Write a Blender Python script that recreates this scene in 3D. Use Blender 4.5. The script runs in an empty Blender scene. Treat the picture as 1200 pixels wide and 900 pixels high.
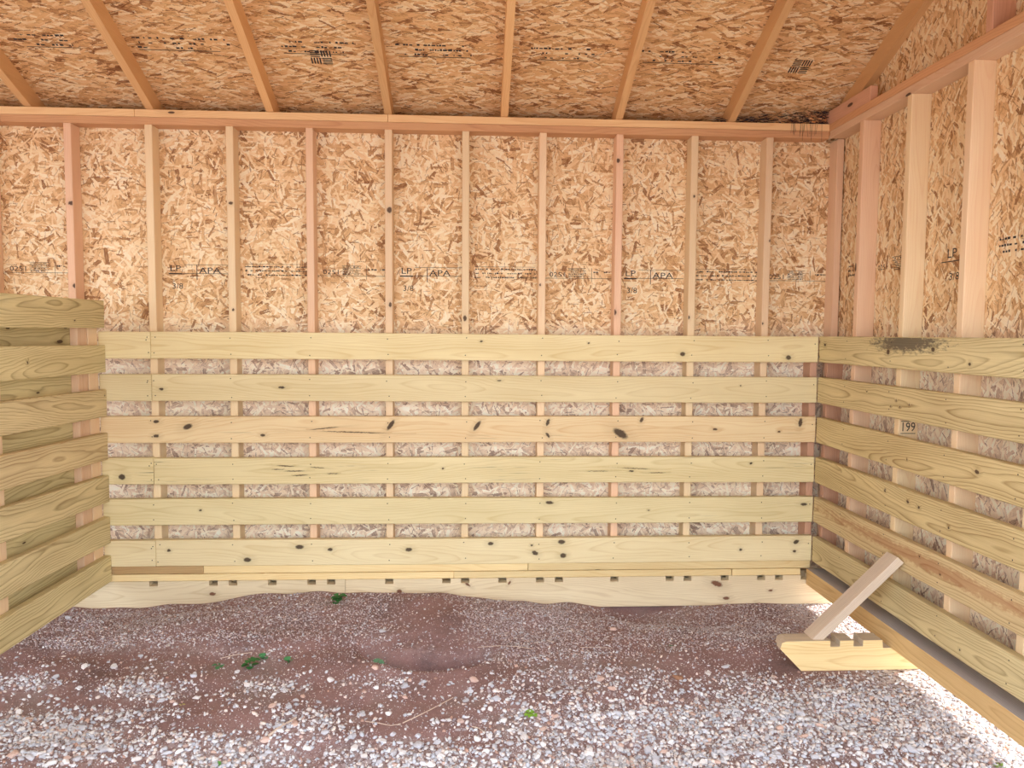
import bpy, bmesh, math, random
import numpy as np
from mathutils import Vector, Matrix

random.seed(7)
rng = np.random.default_rng(11)
scene = bpy.context.scene
col = scene.collection

# ------------------------------------------------------------------ camera
CAM = np.array([0.0, -4.0133, 1.465])
YAW, PITCH, ROLL, FPX = 0.052, 0.0668, 0.0069, 879.3
_fw = np.array([math.sin(YAW)*math.cos(PITCH), math.cos(YAW)*math.cos(PITCH), -math.sin(PITCH)])
_r = np.array([math.cos(YAW), -math.sin(YAW), 0.0])
_u = np.cross(_r, _fw)
_r2 = _r*math.cos(ROLL) + _u*math.sin(ROLL)
_u2 = -_r*math.sin(ROLL) + _u*math.cos(ROLL)
cam_d = bpy.data.cameras.new('camera')
cam_d.sensor_fit = 'HORIZONTAL'
cam_d.sensor_width = 36.0
cam_d.lens = FPX/1200*36
cam_d.clip_start = 0.05
cam_d.clip_end = 300
cam = bpy.data.objects.new('camera', cam_d)
col.objects.link(cam)
cam.matrix_world = Matrix(((_r2[0], _u2[0], -_fw[0], CAM[0]),
                           (_r2[1], _u2[1], -_fw[1], CAM[1]),
                           (_r2[2], _u2[2], -_fw[2], CAM[2]),
                           (0, 0, 0, 1)))
scene.camera = cam

# ------------------------------------------------------------------ sky, sun, exposure
world = bpy.data.worlds.new('sky')
scene.world = world
world.use_nodes = True
_bg = world.node_tree.nodes['Background']
_bg.inputs['Color'].default_value = (0.86, 0.92, 1.0, 1)
_bg.inputs['Strength'].default_value = 1.5
sun_d = bpy.data.lights.new('sun_offscreen', 'SUN')
sun_d.energy = 7.0
sun_d.angle = math.radians(0.6)
sun_d.color = (1.0, 0.95, 0.86)
sun = bpy.data.objects.new('sun_offscreen', sun_d)   # open sky beyond the side wall
col.objects.link(sun)
sun.rotation_euler = Vector((0.85, 0.25, 0.52)).to_track_quat('Z', 'Y').to_euler()
sun.location = (8, 3, 8)

scene.view_settings.view_transform = 'Standard'
scene.view_settings.look = 'None'
scene.view_settings.gamma = 1.0
scene.view_settings.use_curve_mapping = False
scene.view_settings.exposure = 1.42


# ------------------------------------------------------------------ pixel helpers
def ray(x, y):
    return _fw + _r2*((x-600)/FPX) + _u2*((450-y)/FPX)


def hit(x, y, ax, v):
    d = ray(x, y)
    return CAM + d*((v-CAM[ax])/d[ax])


def proj(P):
    d = np.asarray(P) - CAM
    z = d @ _fw
    return 600 + FPX*(d @ _r2)/z, 450 - FPX*(d @ _u2)/z


def lin(r, g, b):
    f = lambda c: (c/255/12.92) if c/255 <= 0.04045 else ((c/255+0.055)/1.055)**2.4
    return (f(r), f(g), f(b), 1)


# ------------------------------------------------------------------ node helpers
class NT:
    def __init__(self, tree):
        self.t = tree
        self.n = tree.nodes
        self.l = tree.links

    def add(self, kind, **kw):
        n = self.n.new(kind)
        for k, v in kw.items():
            setattr(n, k, v)
        return n

    def put(self, sock, v):
        if isinstance(v, bpy.types.NodeSocket):
            self.l.new(v, sock)
        else:
            sock.default_value = v

    def math(self, op, a, b=0.0, c=None, clamp=False):
        n = self.add('ShaderNodeMath', operation=op, use_clamp=clamp)
        self.put(n.inputs[0], a)
        self.put(n.inputs[1], b)
        if c is not None:
            self.put(n.inputs[2], c)
        return n.outputs[0]

    def vmath(self, op, a, b=None, scale=None):
        n = self.add('ShaderNodeVectorMath', operation=op)
        self.put(n.inputs[0], a)
        if b is not None:
            self.put(n.inputs[1], b)
        if scale is not None:
            self.put(n.inputs['Scale'], scale)
        return n.outputs['Value'] if op in ('LENGTH', 'DOT_PRODUCT') else n.outputs[0]

    def xyz(self, v):
        n = self.add('ShaderNodeSeparateXYZ')
        self.put(n.inputs[0], v)
        return n.outputs

    def comb(self, x, y, z=0.0):
        n = self.add('ShaderNodeCombineXYZ')
        for i, v in enumerate((x, y, z)):
            self.put(n.inputs[i], v)
        return n.outputs[0]

    def noise(self, vec, scale=1.0, detail=2.0, rough=0.5, dist=0.0):
        n = self.add('ShaderNodeTexNoise')
        self.put(n.inputs['Vector'], vec)
        n.inputs['Scale'].default_value = scale
        n.inputs['Detail'].default_value = detail
        n.inputs['Roughness'].default_value = rough
        n.inputs['Distortion'].default_value = dist
        return n.outputs['Fac']

    def ramp(self, fac, stops, interp='LINEAR'):
        n = self.add('ShaderNodeValToRGB')
        n.color_ramp.interpolation = interp
        e = n.color_ramp.elements
        while len(e) < len(stops):
            e.new(0.5)
        for i, (p, c) in enumerate(stops):
            e[i].position = p
            e[i].color = c
        self.put(n.inputs[0], fac)
        return n.outputs[0]

    def mix(self, fac, a, b, blend='MIX'):
        n = self.add('ShaderNodeMix', data_type='RGBA', blend_type=blend)
        self.put(n.inputs[0], fac)
        self.put(n.inputs[6], a)
        self.put(n.inputs[7], b)
        return n.outputs[2]

    def mixf(self, fac, a, b):
        n = self.add('ShaderNodeMix', data_type='FLOAT')
        self.put(n.inputs[0], fac)
        self.put(n.inputs[2], a)
        self.put(n.inputs[3], b)
        return n.outputs[0]

    def remap(self, v, a, b, c=0.0, d=1.0):
        n = self.add('ShaderNodeMapRange')
        self.put(n.inputs[0], v)
        for i, x in enumerate((a, b, c, d)):
            n.inputs[i+1].default_value = x
        return n.outputs[0]


def new_mat(name):
    m = bpy.data.materials.new(name)
    m.use_nodes = True
    nt = NT(m.node_tree)
    b = nt.n['Principled BSDF']
    b.inputs['Specular IOR Level'].default_value = 0.25
    return m, nt, b


def bump(nt, b, h, strength, dist):
    n = nt.add('ShaderNodeBump')
    n.inputs['Strength'].default_value = strength
    n.inputs['Distance'].default_value = dist
    nt.put(n.inputs['Height'], h)
    nt.l.new(n.outputs[0], b.inputs['Normal'])


def flat_mat(name, c, rough=0.8, metal=0.0):
    m, nt, b = new_mat(name)
    v = nt.noise(nt.add('ShaderNodeTexCoord').outputs['Object'], 40, 2)
    dark = tuple(x*0.75 for x in c[:3]) + (1,)
    nt.put(b.inputs['Base Color'], nt.mix(v, c, dark))
    b.inputs['Roughness'].default_value = rough
    b.inputs['Metallic'].default_value = metal
    return m


# knot group: an ellipse mask in board coordinates, chained
def make_knot_group():
    g = bpy.data.node_groups.new('knot', 'ShaderNodeTree')
    for nm, tp in (('UV', 'NodeSocketVector'), ('Centre', 'NodeSocketVector'), ('Inverse', 'NodeSocketVector'),
                   ('Angle', 'NodeSocketFloat'), ('Mask', 'NodeSocketFloat'), ('Halo', 'NodeSocketFloat')):
        g.interface.new_socket(nm, in_out='INPUT', socket_type=tp)
    g.interface.new_socket('Mask', in_out='OUTPUT', socket_type='NodeSocketFloat')
    g.interface.new_socket('Halo', in_out='OUTPUT', socket_type='NodeSocketFloat')
    nt = NT(g)
    i = nt.add('NodeGroupInput').outputs
    o = nt.add('NodeGroupOutput').inputs
    d = nt.vmath('SUBTRACT', i['UV'], i['Centre'])
    ro = nt.add('ShaderNodeVectorRotate', rotation_type='Z_AXIS')
    nt.put(ro.inputs['Vector'], d)
    nt.put(ro.inputs['Angle'], i['Angle'])
    s = nt.vmath('LENGTH', nt.vmath('MULTIPLY', ro.outputs[0], i['Inverse']))
    nt.put(o['Mask'], nt.math('MAXIMUM', i['Mask'], nt.remap(s, 1.15, 0.75)))
    nt.put(o['Halo'], nt.math('MAXIMUM', i['Halo'], nt.remap(s, 3.2, 0.6)))
    return g


KNOT = make_knot_group()


def wood(name, light, dark, contrast=0.5, freq=150.0, knots=(), rknots=0.0, seed=0.0, knot_col=(66, 46, 36),
         tone=0.10, grey=0.0, streaks=0.0, blotch=None, rough=0.75):
    """sawn pine: growth rings cut lengthwise, fibres, knots; UV in metres, U along the board"""
    m, nt, b = new_mat(name)
    uvn = nt.add('ShaderNodeUVMap', uv_map='UVMap').outputs[0]
    rnd = nt.add('ShaderNodeObjectInfo').outputs['Random']
    off = nt.math('MULTIPLY_ADD', rnd, 60.0, seed*3.17)
    s = nt.xyz(uvn)
    u, v = s[0], s[1]
    uo = nt.math('ADD', u, off)
    mask, halo = 0.0, 0.0
    wob = nt.math('MULTIPLY', nt.math('SUBTRACT', nt.noise(nt.comb(uo, v, 0), 90, 2), 0.5), 0.012)
    uvw = nt.comb(nt.math('ADD', u, wob), nt.math('ADD', v, nt.math('MULTIPLY', wob, 0.6)))
    for (ku, kv, ru, rv, an) in knots:
        k = nt.add('ShaderNodeGroup', node_tree=KNOT)
        nt.put(k.inputs['UV'], uvw)
        k.inputs['Centre'].default_value = (ku, kv, 0)
        k.inputs['Inverse'].default_value = (1.18/ru, 1.18/rv, 0)
        k.inputs['Angle'].default_value = an
        nt.put(k.inputs['Mask'], mask)
        nt.put(k.inputs['Halo'], halo)
        mask, halo = k.outputs['Mask'], k.outputs['Halo']
    if rknots > 0:
        vo = nt.add('ShaderNodeTexVoronoi', voronoi_dimensions='2D')
        nt.put(vo.inputs['Vector'], nt.comb(nt.math('MULTIPLY', uo, 2.2), nt.math('MULTIPLY', nt.math('ADD', v, nt.math('MULTIPLY', rnd, 3.0)), 7.0)))
        vo.inputs['Scale'].default_value = 1.0
        on = nt.math('LESS_THAN', nt.xyz(vo.outputs['Color'])[0], rknots)
        sz = nt.math('MULTIPLY_ADD', nt.xyz(vo.outputs['Color'])[1], 0.045, 0.02)
        mk = nt.math('MULTIPLY', on, nt.math('LESS_THAN', vo.outputs['Distance'], sz))
        mask = nt.math('MAXIMUM', mk, mask)
        halo = nt.math('MAXIMUM', nt.math('MULTIPLY', on, nt.remap(vo.outputs['Distance'], 0.2, 0.03)), halo)
    # ring pattern
    c = nt.math('MULTIPLY_ADD', nt.noise(nt.comb(nt.math('MULTIPLY', uo, 0.55), 3.3 + seed), 1, 1), 0.36, -0.11)
    dd = nt.math('MULTIPLY', nt.noise(nt.comb(nt.math('MULTIPLY', uo, 0.9), 9.1 + seed), 1, 2), 0.11)
    wv = nt.math('MULTIPLY', nt.math('SUBTRACT', nt.noise(nt.comb(nt.math('MULTIPLY', uo, 3.5), nt.math('MULTIPLY', v, 14)), 1, 2), 0.5), 0.035)
    y = nt.math('ADD', nt.math('SUBTRACT', v, c), wv)
    y = nt.math('ADD', y, nt.math('MULTIPLY', halo, 0.012))
    r = nt.math('SQRT', nt.math('ADD', nt.math('MULTIPLY', y, y), nt.math('MULTIPLY', dd, dd)))
    fr = nt.math('FRACT', nt.math('MULTIPLY', r, freq))
    ring = nt.ramp(fr, [(0.0, (0, 0, 0, 1)), (0.5, (0.12, 0.12, 0.12, 1)), (0.74, (0.45, 0.45, 0.45, 1)), (0.88, (1, 1, 1, 1)), (1.0, (0, 0, 0, 1))])
    fib = nt.noise(nt.comb(nt.math('MULTIPLY', uo, 5), nt.math('MULTIPLY', v, 260)), 1, 3, 0.65)
    big = nt.noise(nt.comb(nt.math('MULTIPLY', uo, 1.6), nt.math('MULTIPLY', v, 10)), 1, 2)
    f = nt.math('MULTIPLY', ring, nt.math('MULTIPLY', nt.remap(big, 0.2, 0.7, 0.45, 1.0), contrast))
    f = nt.math('ADD', f, nt.math('MULTIPLY', nt.math('SUBTRACT', fib, 0.46), 0.75), clamp=True)
    base = nt.mix(f, light, dark)
    base = nt.mix(nt.remap(big, 0.35, 0.75, 0.0, 0.30), base, dark)
    if streaks > 0:
        st = nt.noise(nt.comb(nt.math('MULTIPLY', uo, 3.0), nt.math('MULTIPLY', v, 120)), 1, 4, 0.65)
        reg = nt.noise(nt.comb(nt.math('MULTIPLY', uo, 1.9), nt.math('MULTIPLY', v, 9), 5.0), 1, 1)
        sm = nt.math('MULTIPLY', nt.remap(st, 0.58, 0.68), nt.remap(reg, 0.52, 0.66, 0.0, streaks))
        base = nt.mix(sm, base, lin(78, 72, 66))
    if blotch:
        for (bu, bv, bru, brv, bc, amt) in blotch:
            d1 = nt.math('DIVIDE', nt.math('SUBTRACT', u, bu), bru)
            d2 = nt.math('DIVIDE', nt.math('SUBTRACT', v, bv), brv)
            dist = nt.math('SQRT', nt.math('ADD', nt.math('MULTIPLY', d1, d1), nt.math('MULTIPLY', d2, d2)))
            nn = nt.noise(nt.comb(nt.math('MULTIPLY', uo, 30), nt.math('MULTIPLY', v, 60)), 1, 4, 0.7)
            base = nt.mix(nt.math('MULTIPLY', nt.remap(nt.math('MULTIPLY_ADD', nn, 2.2, nt.math('SUBTRACT', dist, 0.6)), 1.5, 1.0), amt), base, bc)
    if rknots > 0 or knots:
        base = nt.mix(nt.math('MULTIPLY', halo, 0.28), base, tuple(x*0.62 for x in dark[:3]) + (1,))
        kc = nt.mix(nt.noise(nt.comb(nt.math('MULTIPLY', uo, 150), nt.math('MULTIPLY', v, 150)), 1, 2), lin(*knot_col), tuple(min(1, q*1.7) for q in lin(*knot_col)[:3]) + (1,))
        base = nt.mix(nt.math('MULTIPLY', mask, 0.9), base, kc)
    val = nt.math('MULTIPLY_ADD', rnd, 2*tone, 1-tone)
    hs = nt.add('ShaderNodeHueSaturation')
    nt.put(hs.inputs['Value'], val)
    nt.put(hs.inputs['Saturation'], 1.0-grey)
    nt.put(hs.inputs['Color'], base)
    nt.put(b.inputs['Base Color'], hs.outputs[0])
    b.inputs['Roughness'].default_value = rough
    h = nt.math('SUBTRACT', nt.math('MULTIPLY', fib, 0.5), nt.math('MULTIPLY', ring, 0.3))
    bump(nt, b, h, 0.25, 0.001)
    return m


def make_flake_group():
    g = bpy.data.node_groups.new('strand_layer', 'ShaderNodeTree')
    for nm, tp in (('UV', 'NodeSocketVector'), ('Offset', 'NodeSocketVector'), ('Scale', 'NodeSocketFloat'),
                   ('Half', 'NodeSocketVector'), ('Angle', 'NodeSocketFloat'), ('Spread', 'NodeSocketFloat'), ('Edge', 'NodeSocketFloat')):
        g.interface.new_socket(nm, in_out='INPUT', socket_type=tp)
    for nm in ('Mask', 'Tone', 'Height'):
        g.interface.new_socket(nm, in_out='OUTPUT', socket_type='NodeSocketFloat')
    nt = NT(g)
    i = nt.add('NodeGroupInput').outputs
    o = nt.add('NodeGroupOutput').inputs
    p = nt.vmath('ADD', i['UV'], i['Offset'])
    vo = nt.add('ShaderNodeTexVoronoi', voronoi_dimensions='2D')
    nt.put(vo.inputs['Vector'], p)
    nt.put(vo.inputs['Scale'], i['Scale'])
    d = nt.vmath('SUBTRACT', p, vo.outputs['Position'])
    c = nt.xyz(vo.outputs['Color'])
    ro = nt.add('ShaderNodeVectorRotate', rotation_type='Z_AXIS')
    nt.put(ro.inputs['Vector'], d)
    nt.put(ro.inputs['Angle'], nt.math('ADD', i['Angle'], nt.math('MULTIPLY', nt.math('SUBTRACT', c[1], 0.5), i['Spread'])))
    q = nt.xyz(ro.outputs[0])
    edge = i['Edge']
    hs = nt.xyz(i['Half'])
    w = nt.math('MULTIPLY', hs[1], nt.math('MULTIPLY_ADD', c[2], 1.1, 0.45))
    a = nt.math('DIVIDE', nt.math('ABSOLUTE', nt.math('ADD', q[0], edge)), hs[0])
    e = nt.math('DIVIDE', nt.math('ABSOLUTE', nt.math('ADD', q[1], edge)), w)
    # thin dark rim: distance to border of the strand
    mx = nt.math('MAXIMUM', a, e)
    nt.put(o['Mask'], nt.math('LESS_THAN', mx, 1.0))
    fib = nt.noise(nt.comb(nt.math('MULTIPLY', q[0], 25), nt.math('MULTIPLY', q[1], 420), c[0]), 1, 0)
    tone = nt.math('ADD', c[0], nt.math('MULTIPLY', nt.math('SUBTRACT', fib, 0.5), 0.55))
    nt.put(o['Tone'], nt.math('SUBTRACT', tone, nt.remap(mx, 0.86, 1.0, 0.0, 0.30)))
    nt.put(o['Height'], nt.math('ADD', c[2], nt.math('MULTIPLY', fib, 0.15)))
    return g


FLAKE = make_flake_group()


def osb(name, angle, spread, palette, seed, stains=(), weather=None, size=1.0):
    """strand board: layers of overlapping wood strands; UV in metres"""
    m, nt, b = new_mat(name)
    uv = nt.add('ShaderNodeUVMap', uv_map='UVMap').outputs[0]
    base_n = nt.noise(nt.vmath('SCALE', uv, scale=60.0), 1, 3, 0.7)
    colr = nt.ramp(base_n, [(0.3, palette[0]), (0.7, palette[1])])
    h = 0.0
    edge = nt.math('MULTIPLY', nt.math('SUBTRACT', nt.noise(nt.vmath('SCALE', uv, scale=110.0), 1, 1), 0.5), 0.010)
    layers = [(13, .075, .013, 0), (15, .065, .008, 0), (12, .075, .015, 0), (17, .058, .005, 0), (14, .066, .010, 0), (20, .050, .0045, 0),
              (16, .060, .007, 0), (22, .034, .0030, 1), (19, .050, .0045, 0), (26, .022, .0022, 1)]
    for k, (sc, hl, hw, sliver) in enumerate(layers):
        g = nt.add('ShaderNodeGroup', node_tree=FLAKE)
        nt.put(g.inputs['UV'], uv)
        g.inputs['Offset'].default_value = (seed*1.7 + k*7.31 + 50, seed*2.3 + k*3.77 + 50, 0)
        g.inputs['Scale'].default_value = sc/size
        g.inputs['Half'].default_value = (hl*size, hw*size, 0)
        g.inputs['Angle'].default_value = angle
        g.inputs['Spread'].default_value = spread
        nt.put(g.inputs['Edge'], edge)
        if sliver:
            mk = nt.math('MULTIPLY', g.outputs['Mask'], nt.math('LESS_THAN', g.outputs['Height'], 0.62))
            mk = nt.math('MULTIPLY', mk, nt.remap(g.outputs['Tone'], 0.0, 0.5, 0.9, 0.35))
            colr = nt.mix(mk, colr, palette[2])
            h = nt.math('SUBTRACT', h, nt.math('MULTIPLY', mk, 0.4))
        else:
            fc = nt.ramp(g.outputs['Tone'], [(0.0, palette[2]), (0.13, palette[0]), (0.36, palette[1]), (0.52, palette[5]), (0.72, palette[3]), (1.0, palette[4])])
            colr = nt.mix(nt.math('MULTIPLY', g.outputs['Mask'], 0.93), colr, fc)
            h = nt.mixf(g.outputs['Mask'], h, g.outputs['Height'])
    s = nt.xyz(uv)
    if weather:
        z0, z1, wc, amt = weather
        nz = nt.noise(nt.vmath('SCALE', uv, scale=9.0), 1, 3, 0.6)
        wf = nt.math('MULTIPLY', nt.remap(nt.math('ADD', s[1], nt.math('MULTIPLY', nt.math('SUBTRACT', nz, 0.5), 0.25)), z0, z1), amt)
        hs = nt.add('ShaderNodeHueSaturation')
        hs.inputs['Saturation'].default_value = 0.62
        hs.inputs['Value'].default_value = 1.0 if wc[0] < 0.5 else 1.14
        nt.put(hs.inputs['Color'], colr)
        colr = nt.mix(nt.math('MULTIPLY', wf, 1.0), colr, nt.mix(0.10, hs.outputs[0], wc))
    for (su, sv, ru, rv, amt) in stains:
        d1 = nt.math('DIVIDE', nt.math('SUBTRACT', s[0], su), ru)
        d2 = nt.math('DIVIDE', nt.math('SUBTRACT', s[1], sv), rv)
        dist = nt.math('SQRT', nt.math('ADD', nt.math('MULTIPLY', d1, d1), nt.math('MULTIPLY', d2, d2)))
        nn = nt.noise(nt.vmath('SCALE', uv, scale=28.0), 1, 4, 0.7)
        colr = nt.mix(nt.math('MULTIPLY', nt.remap(nt.math('ADD', dist, nn), 1.6, 0.8), amt), colr, lin(52, 48, 50))
    nt.put(b.inputs['Base Color'], colr)
    b.inputs['Roughness'].default_value = 0.7
    bump(nt, b, h, 0.35, 0.002)
    return m


# ------------------------------------------------------------------ mesh helpers
def link(o, parent=None):
    col.objects.link(o)
    if parent is not None:
        o.parent = parent
    return o


def tag(o, label=None, cat=None, group=None, kind=None):
    if label: o['label'] = label
    if cat: o['category'] = cat
    if group: o['group'] = group
    if kind: o['kind'] = kind
    return o


def empty(name, loc=(0, 0, 0)):
    o = bpy.data.objects.new(name, None)
    o.empty_display_size = 0.1
    o.location = loc
    return link(o)


def set_uv(me, off, long_ax, face_ax, lo):
    """UV in metres from world coordinates: U along long_ax, V across"""
    uvl = me.uv_layers.new(name='UVMap')
    for p in me.polygons:
        n = p.normal
        na = max(range(3), key=lambda i: abs(n[i]))
        if na == long_ax:
            a, b2 = [i for i in range(3) if i != na]
            ex = 2.3
        else:
            a = long_ax
            b2 = [i for i in range(3) if i not in (na, long_ax)][0]
            ex = 0.0 if na == face_ax else 1.0
        for li in p.loop_indices:
            co = me.vertices[me.loops[li].vertex_index].co
            uvl.data[li].uv = (co[a] + off[a] + (ex if na == long_ax else 0), co[b2] + off[b2] - lo[b2] + ex)


def box(name, x0, x1, y0, y1, z0, z1, mat, parent, long_ax, face_ax, bev=0.0025, tilt=0.0, warp=0.0, absolute_v=False):
    """one board: a bevelled bar; tilt raises z along its length, warp bends it slightly"""
    bm = bmesh.new()
    bmesh.ops.create_cube(bm, size=1.0)
    c = Vector(((x0+x1)/2, (y0+y1)/2, (z0+z1)/2))
    d = (x1-x0, y1-y0, z1-z0)
    for v in bm.verts:
        v.co = Vector((v.co.x*d[0], v.co.y*d[1], v.co.z*d[2]))
    if bev > 0:
        bmesh.ops.bevel(bm, geom=bm.edges[:], offset=bev, segments=1, profile=0.5, affect='EDGES')
    if warp:
        es = [e for e in bm.edges if abs((e.verts[0].co - e.verts[1].co)[long_ax]) > d[long_ax]*0.8]
        bmesh.ops.subdivide_edges(bm, edges=es, cuts=7)
        ph = random.uniform(0, 6)
        for v in bm.verts:
            t = v.co[long_ax]/d[long_ax]
            v.co.z += warp*math.sin(t*5.0 + ph) if long_ax != 2 else 0
    me = bpy.data.meshes.new(name)
    bm.to_mesh(me)
    bm.free()
    lo = [x0, y0, z0] if not absolute_v else [0, 0, 0]
    set_uv(me, c, long_ax, face_ax, lo)
    if tilt:
        for v in me.vertices:
            v.co.z += tilt*v.co[long_ax]
    me.materials.append(mat)
    o = bpy.data.objects.new(name, me)
    o.location = c
    return link(o, parent)


def prism(name, pts, ax, a0, a1, mat, parent, long_ax, face_ax, absolute_v=False, bev=0.0):
    """polygon (in the two axes other than ax) extruded from a0 to a1 along ax"""
    o2 = [i for i in range(3) if i != ax]
    cx = sum(p[0] for p in pts)/len(pts)
    cy = sum(p[1] for p in pts)/len(pts)
    c = Vector((0, 0, 0))
    c[ax] = (a0+a1)/2
    c[o2[0]] = cx
    c[o2[1]] = cy
    bm = bmesh.new()
    rings = []
    for a in (a0, a1):
        vs = []
        for p in pts:
            v = [0, 0, 0]
            v[ax] = a-c[ax]
            v[o2[0]] = p[0]-cx
            v[o2[1]] = p[1]-cy
            vs.append(bm.verts.new(v))
        rings.append(vs)
    n = len(pts)
    bm.faces.new(rings[0])
    bm.faces.new(rings[1][::-1])
    for i in range(n):
        j = (i+1) % n
        bm.faces.new((rings[0][i], rings[1][i], rings[1][j], rings[0][j]))
    bmesh.ops.recalc_face_normals(bm, faces=bm.faces[:])
    if bev:
        bmesh.ops.bevel(bm, geom=bm.edges[:], offset=bev, segments=1, profile=0.5, affect='EDGES')
    me = bpy.data.meshes.new(name)
    bm.to_mesh(me)
    bm.free()
    lo = [0, 0, 0]
    if not absolute_v:
        lo[o2[0]] = min(p[0] for p in pts)
        lo[o2[1]] = min(p[1] for p in pts)
        lo[ax] = a0
    set_uv(me, c, long_ax, face_ax, lo)
    me.materials.append(mat)
    o = bpy.data.objects.new(name, me)
    o.location = c
    return link(o, parent)


def mesh_obj(name, verts, faces, mat, parent=None, smooth=False):
    me = bpy.data.meshes.new(name)
    me.from_pydata([tuple(v) for v in verts], [], faces)
    me.materials.append(mat)
    if smooth:
        me.polygons.foreach_set('use_smooth', [True]*len(me.polygons))
    o = bpy.data.objects.new(name, me)
    return link(o, parent)


def rebase(o, loc):
    """move the origin of a world-coordinate mesh"""
    l = Vector(loc)
    for v in o.data.vertices:
        v.co -= l
    o.location = l
    return o


# ------------------------------------------------------------------ materials
OSB_PAL = [lin(214, 168, 116), lin(238, 201, 150), lin(144, 96, 60), lin(247, 223, 178), lin(253, 239, 208), lin(243, 212, 166)]
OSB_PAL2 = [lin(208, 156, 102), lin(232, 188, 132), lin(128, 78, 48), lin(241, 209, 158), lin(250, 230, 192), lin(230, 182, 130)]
WEAR = (1.56, 1.34, lin(246, 234, 222), 0.85)
OSB_BACK = osb('strand_board_back', 1.57, 3.4, OSB_PAL, 1.0, weather=WEAR)
OSB_RIGHT = osb('strand_board_right', 1.57, 2.2, OSB_PAL, 2.0, weather=WEAR)
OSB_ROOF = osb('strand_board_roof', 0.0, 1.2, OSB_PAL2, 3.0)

STUD_L, STUD_D = lin(243, 208, 170), lin(214, 160, 116)
STUD_MATS = [wood('stud_pine_%d' % i, a, b_, 0.35, 160, rknots=0.05, seed=i*1.3, tone=0.07)
             for i, (a, b_) in enumerate([(lin(246, 223, 182), lin(230, 190, 140)), (lin(246, 219, 180), lin(230, 184, 140)),
                                          (lin(243, 209, 174), lin(220, 170, 130)), (lin(248, 226, 184), lin(226, 180, 128))])]
STUD_RED = wood('stud_pine_red', lin(226, 178, 146), lin(190, 134, 106), 0.4, 160, rknots=0.05, seed=9.0)
PLATE_TOP = wood('plate_pine_pale', lin(243, 208, 156), lin(212, 156, 104), 0.4, 90, rknots=0.12, seed=4.0)
PLATE_LOW = wood('plate_pine_red', lin(228, 180, 134), lin(186, 124, 86), 0.4, 90, rknots=0.12, seed=5.5)
RAFTER = wood('rafter_pine', lin(238, 194, 138), lin(200, 140, 86), 0.4, 130, rknots=0.10, seed=6.5, tone=0.12)
SKID = wood('skid_pine', lin(238, 218, 172), lin(208, 174, 120), 0.4, 120, seed=12.0,
            knots=[(0, 0, .001, .001, 0)])
GREYBOARD = wood('partition_board_reverse', lin(226, 212, 162), lin(142, 120, 76), 0.8, 120, rknots=0.2, seed=14.0)
NAIL = flat_mat('nail_steel', lin(78, 70, 64), 0.5, 0.6)
INK = flat_mat('ink_black', lin(66, 60, 60), 0.9)
DARKWOOD = wood('skid_backing', lin(236, 219, 184), lin(194, 166, 124), 0.3, 120, seed=20)

# ------------------------------------------------------------------ dimensions
S = 0.4064
X0 = -0.041
XR = 1.9065
PM = 2.56                      # seam between the two top plates
T = 0.038
D4 = 0.089
SHY = D4                       # back face of studs on the back wall
BOARD_TOP = [1.4626, 1.2424, 1.0247, 0.8051, 0.5857, 0.3663]
BH = 0.1397
XL = -5.86                     # far end of the neighbouring stall
FRONT = -2.75
SLOPE = 0.43
RB0 = 2.605                    # rafter underside at y = 0
ROOFV = D4*math.sqrt(1+SLOPE**2)


def roof_under(y):             # underside of the roof boards
    yy = y if y > FRONT/2 else FRONT-y
    return RB0 - SLOPE*yy + ROOFV


# ------------------------------------------------------------------ ground
PIT = [(0.86, -0.13, 0.24, 0.13, -0.06), (-0.30, -0.12, 0.35, 0.16, 0.028), (0.25, -0.25, 0.45, 0.22, 0.03), (-1.9, -0.3, 0.5, 0.5, 0.008)]
_gn = rng.uniform(0, 6.28, (24, 3))
_gk = np.column_stack([rng.uniform(-1, 1, 24), rng.uniform(-1, 1, 24)])
_gk = _gk/np.linalg.norm(_gk, axis=1)[:, None]*np.geomspace(2, 40, 24)[:, None]
_ga = 0.010*np.geomspace(1, 0.14, 24)


def ground_z(x, y):
    x = np.asarray(x, float)
    y = np.asarray(y, float)
    z = np.zeros_like(x)
    for i in range(24):
        z = z + _ga[i]*np.sin(_gk[i, 0]*x*1.0 + _gk[i, 1]*y*1.3 + _gn[i, 0])
    for (cx, cy, rx, ry, h) in PIT:
        z = z + h*np.exp(-(((x-cx)/rx)**2 + ((y-cy)/ry)**2))
    # dug hollow: a curved trench before a heap of loose soil
    yl = y + 0.78 + 0.03*np.sin(11*x+0.6) - 1.9*(x+0.20)**2
    hol = np.exp(-((x+0.20)/0.29)**6)*np.exp(-(yl/0.060)**2)
    z = z - 0.135*hol + 0.030*np.exp(-((x+0.20)/0.2)**2 - ((y+0.42)/0.2)**2)
    z = z + 0.018*np.exp(-((x+0.20)/0.3)**4)*np.exp(-((yl+0.13)/0.05)**2)
    # low terrace along the rear wall
    z = z + 0.028/(1+np.exp(-(y+0.62+0.04*np.sin(5*x))*40))/(1+np.exp((x-0.15)*4))
    k = 1/(1+np.exp(-(x-1.55)*12))
    z = z*(1-0.75*k) - 0.022*k
    # level bed under the timber
    t = np.exp(-((x-1.65)/0.35)**4 - ((y+0.86)/0.12)**4)
    z = z*(1-t) - 0.012*t
    z = z + 0.010
    far = np.clip((np.hypot(x, y+1)-4)/4, 0, 1)
    return z*(1-far) - 0.01*far


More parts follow.
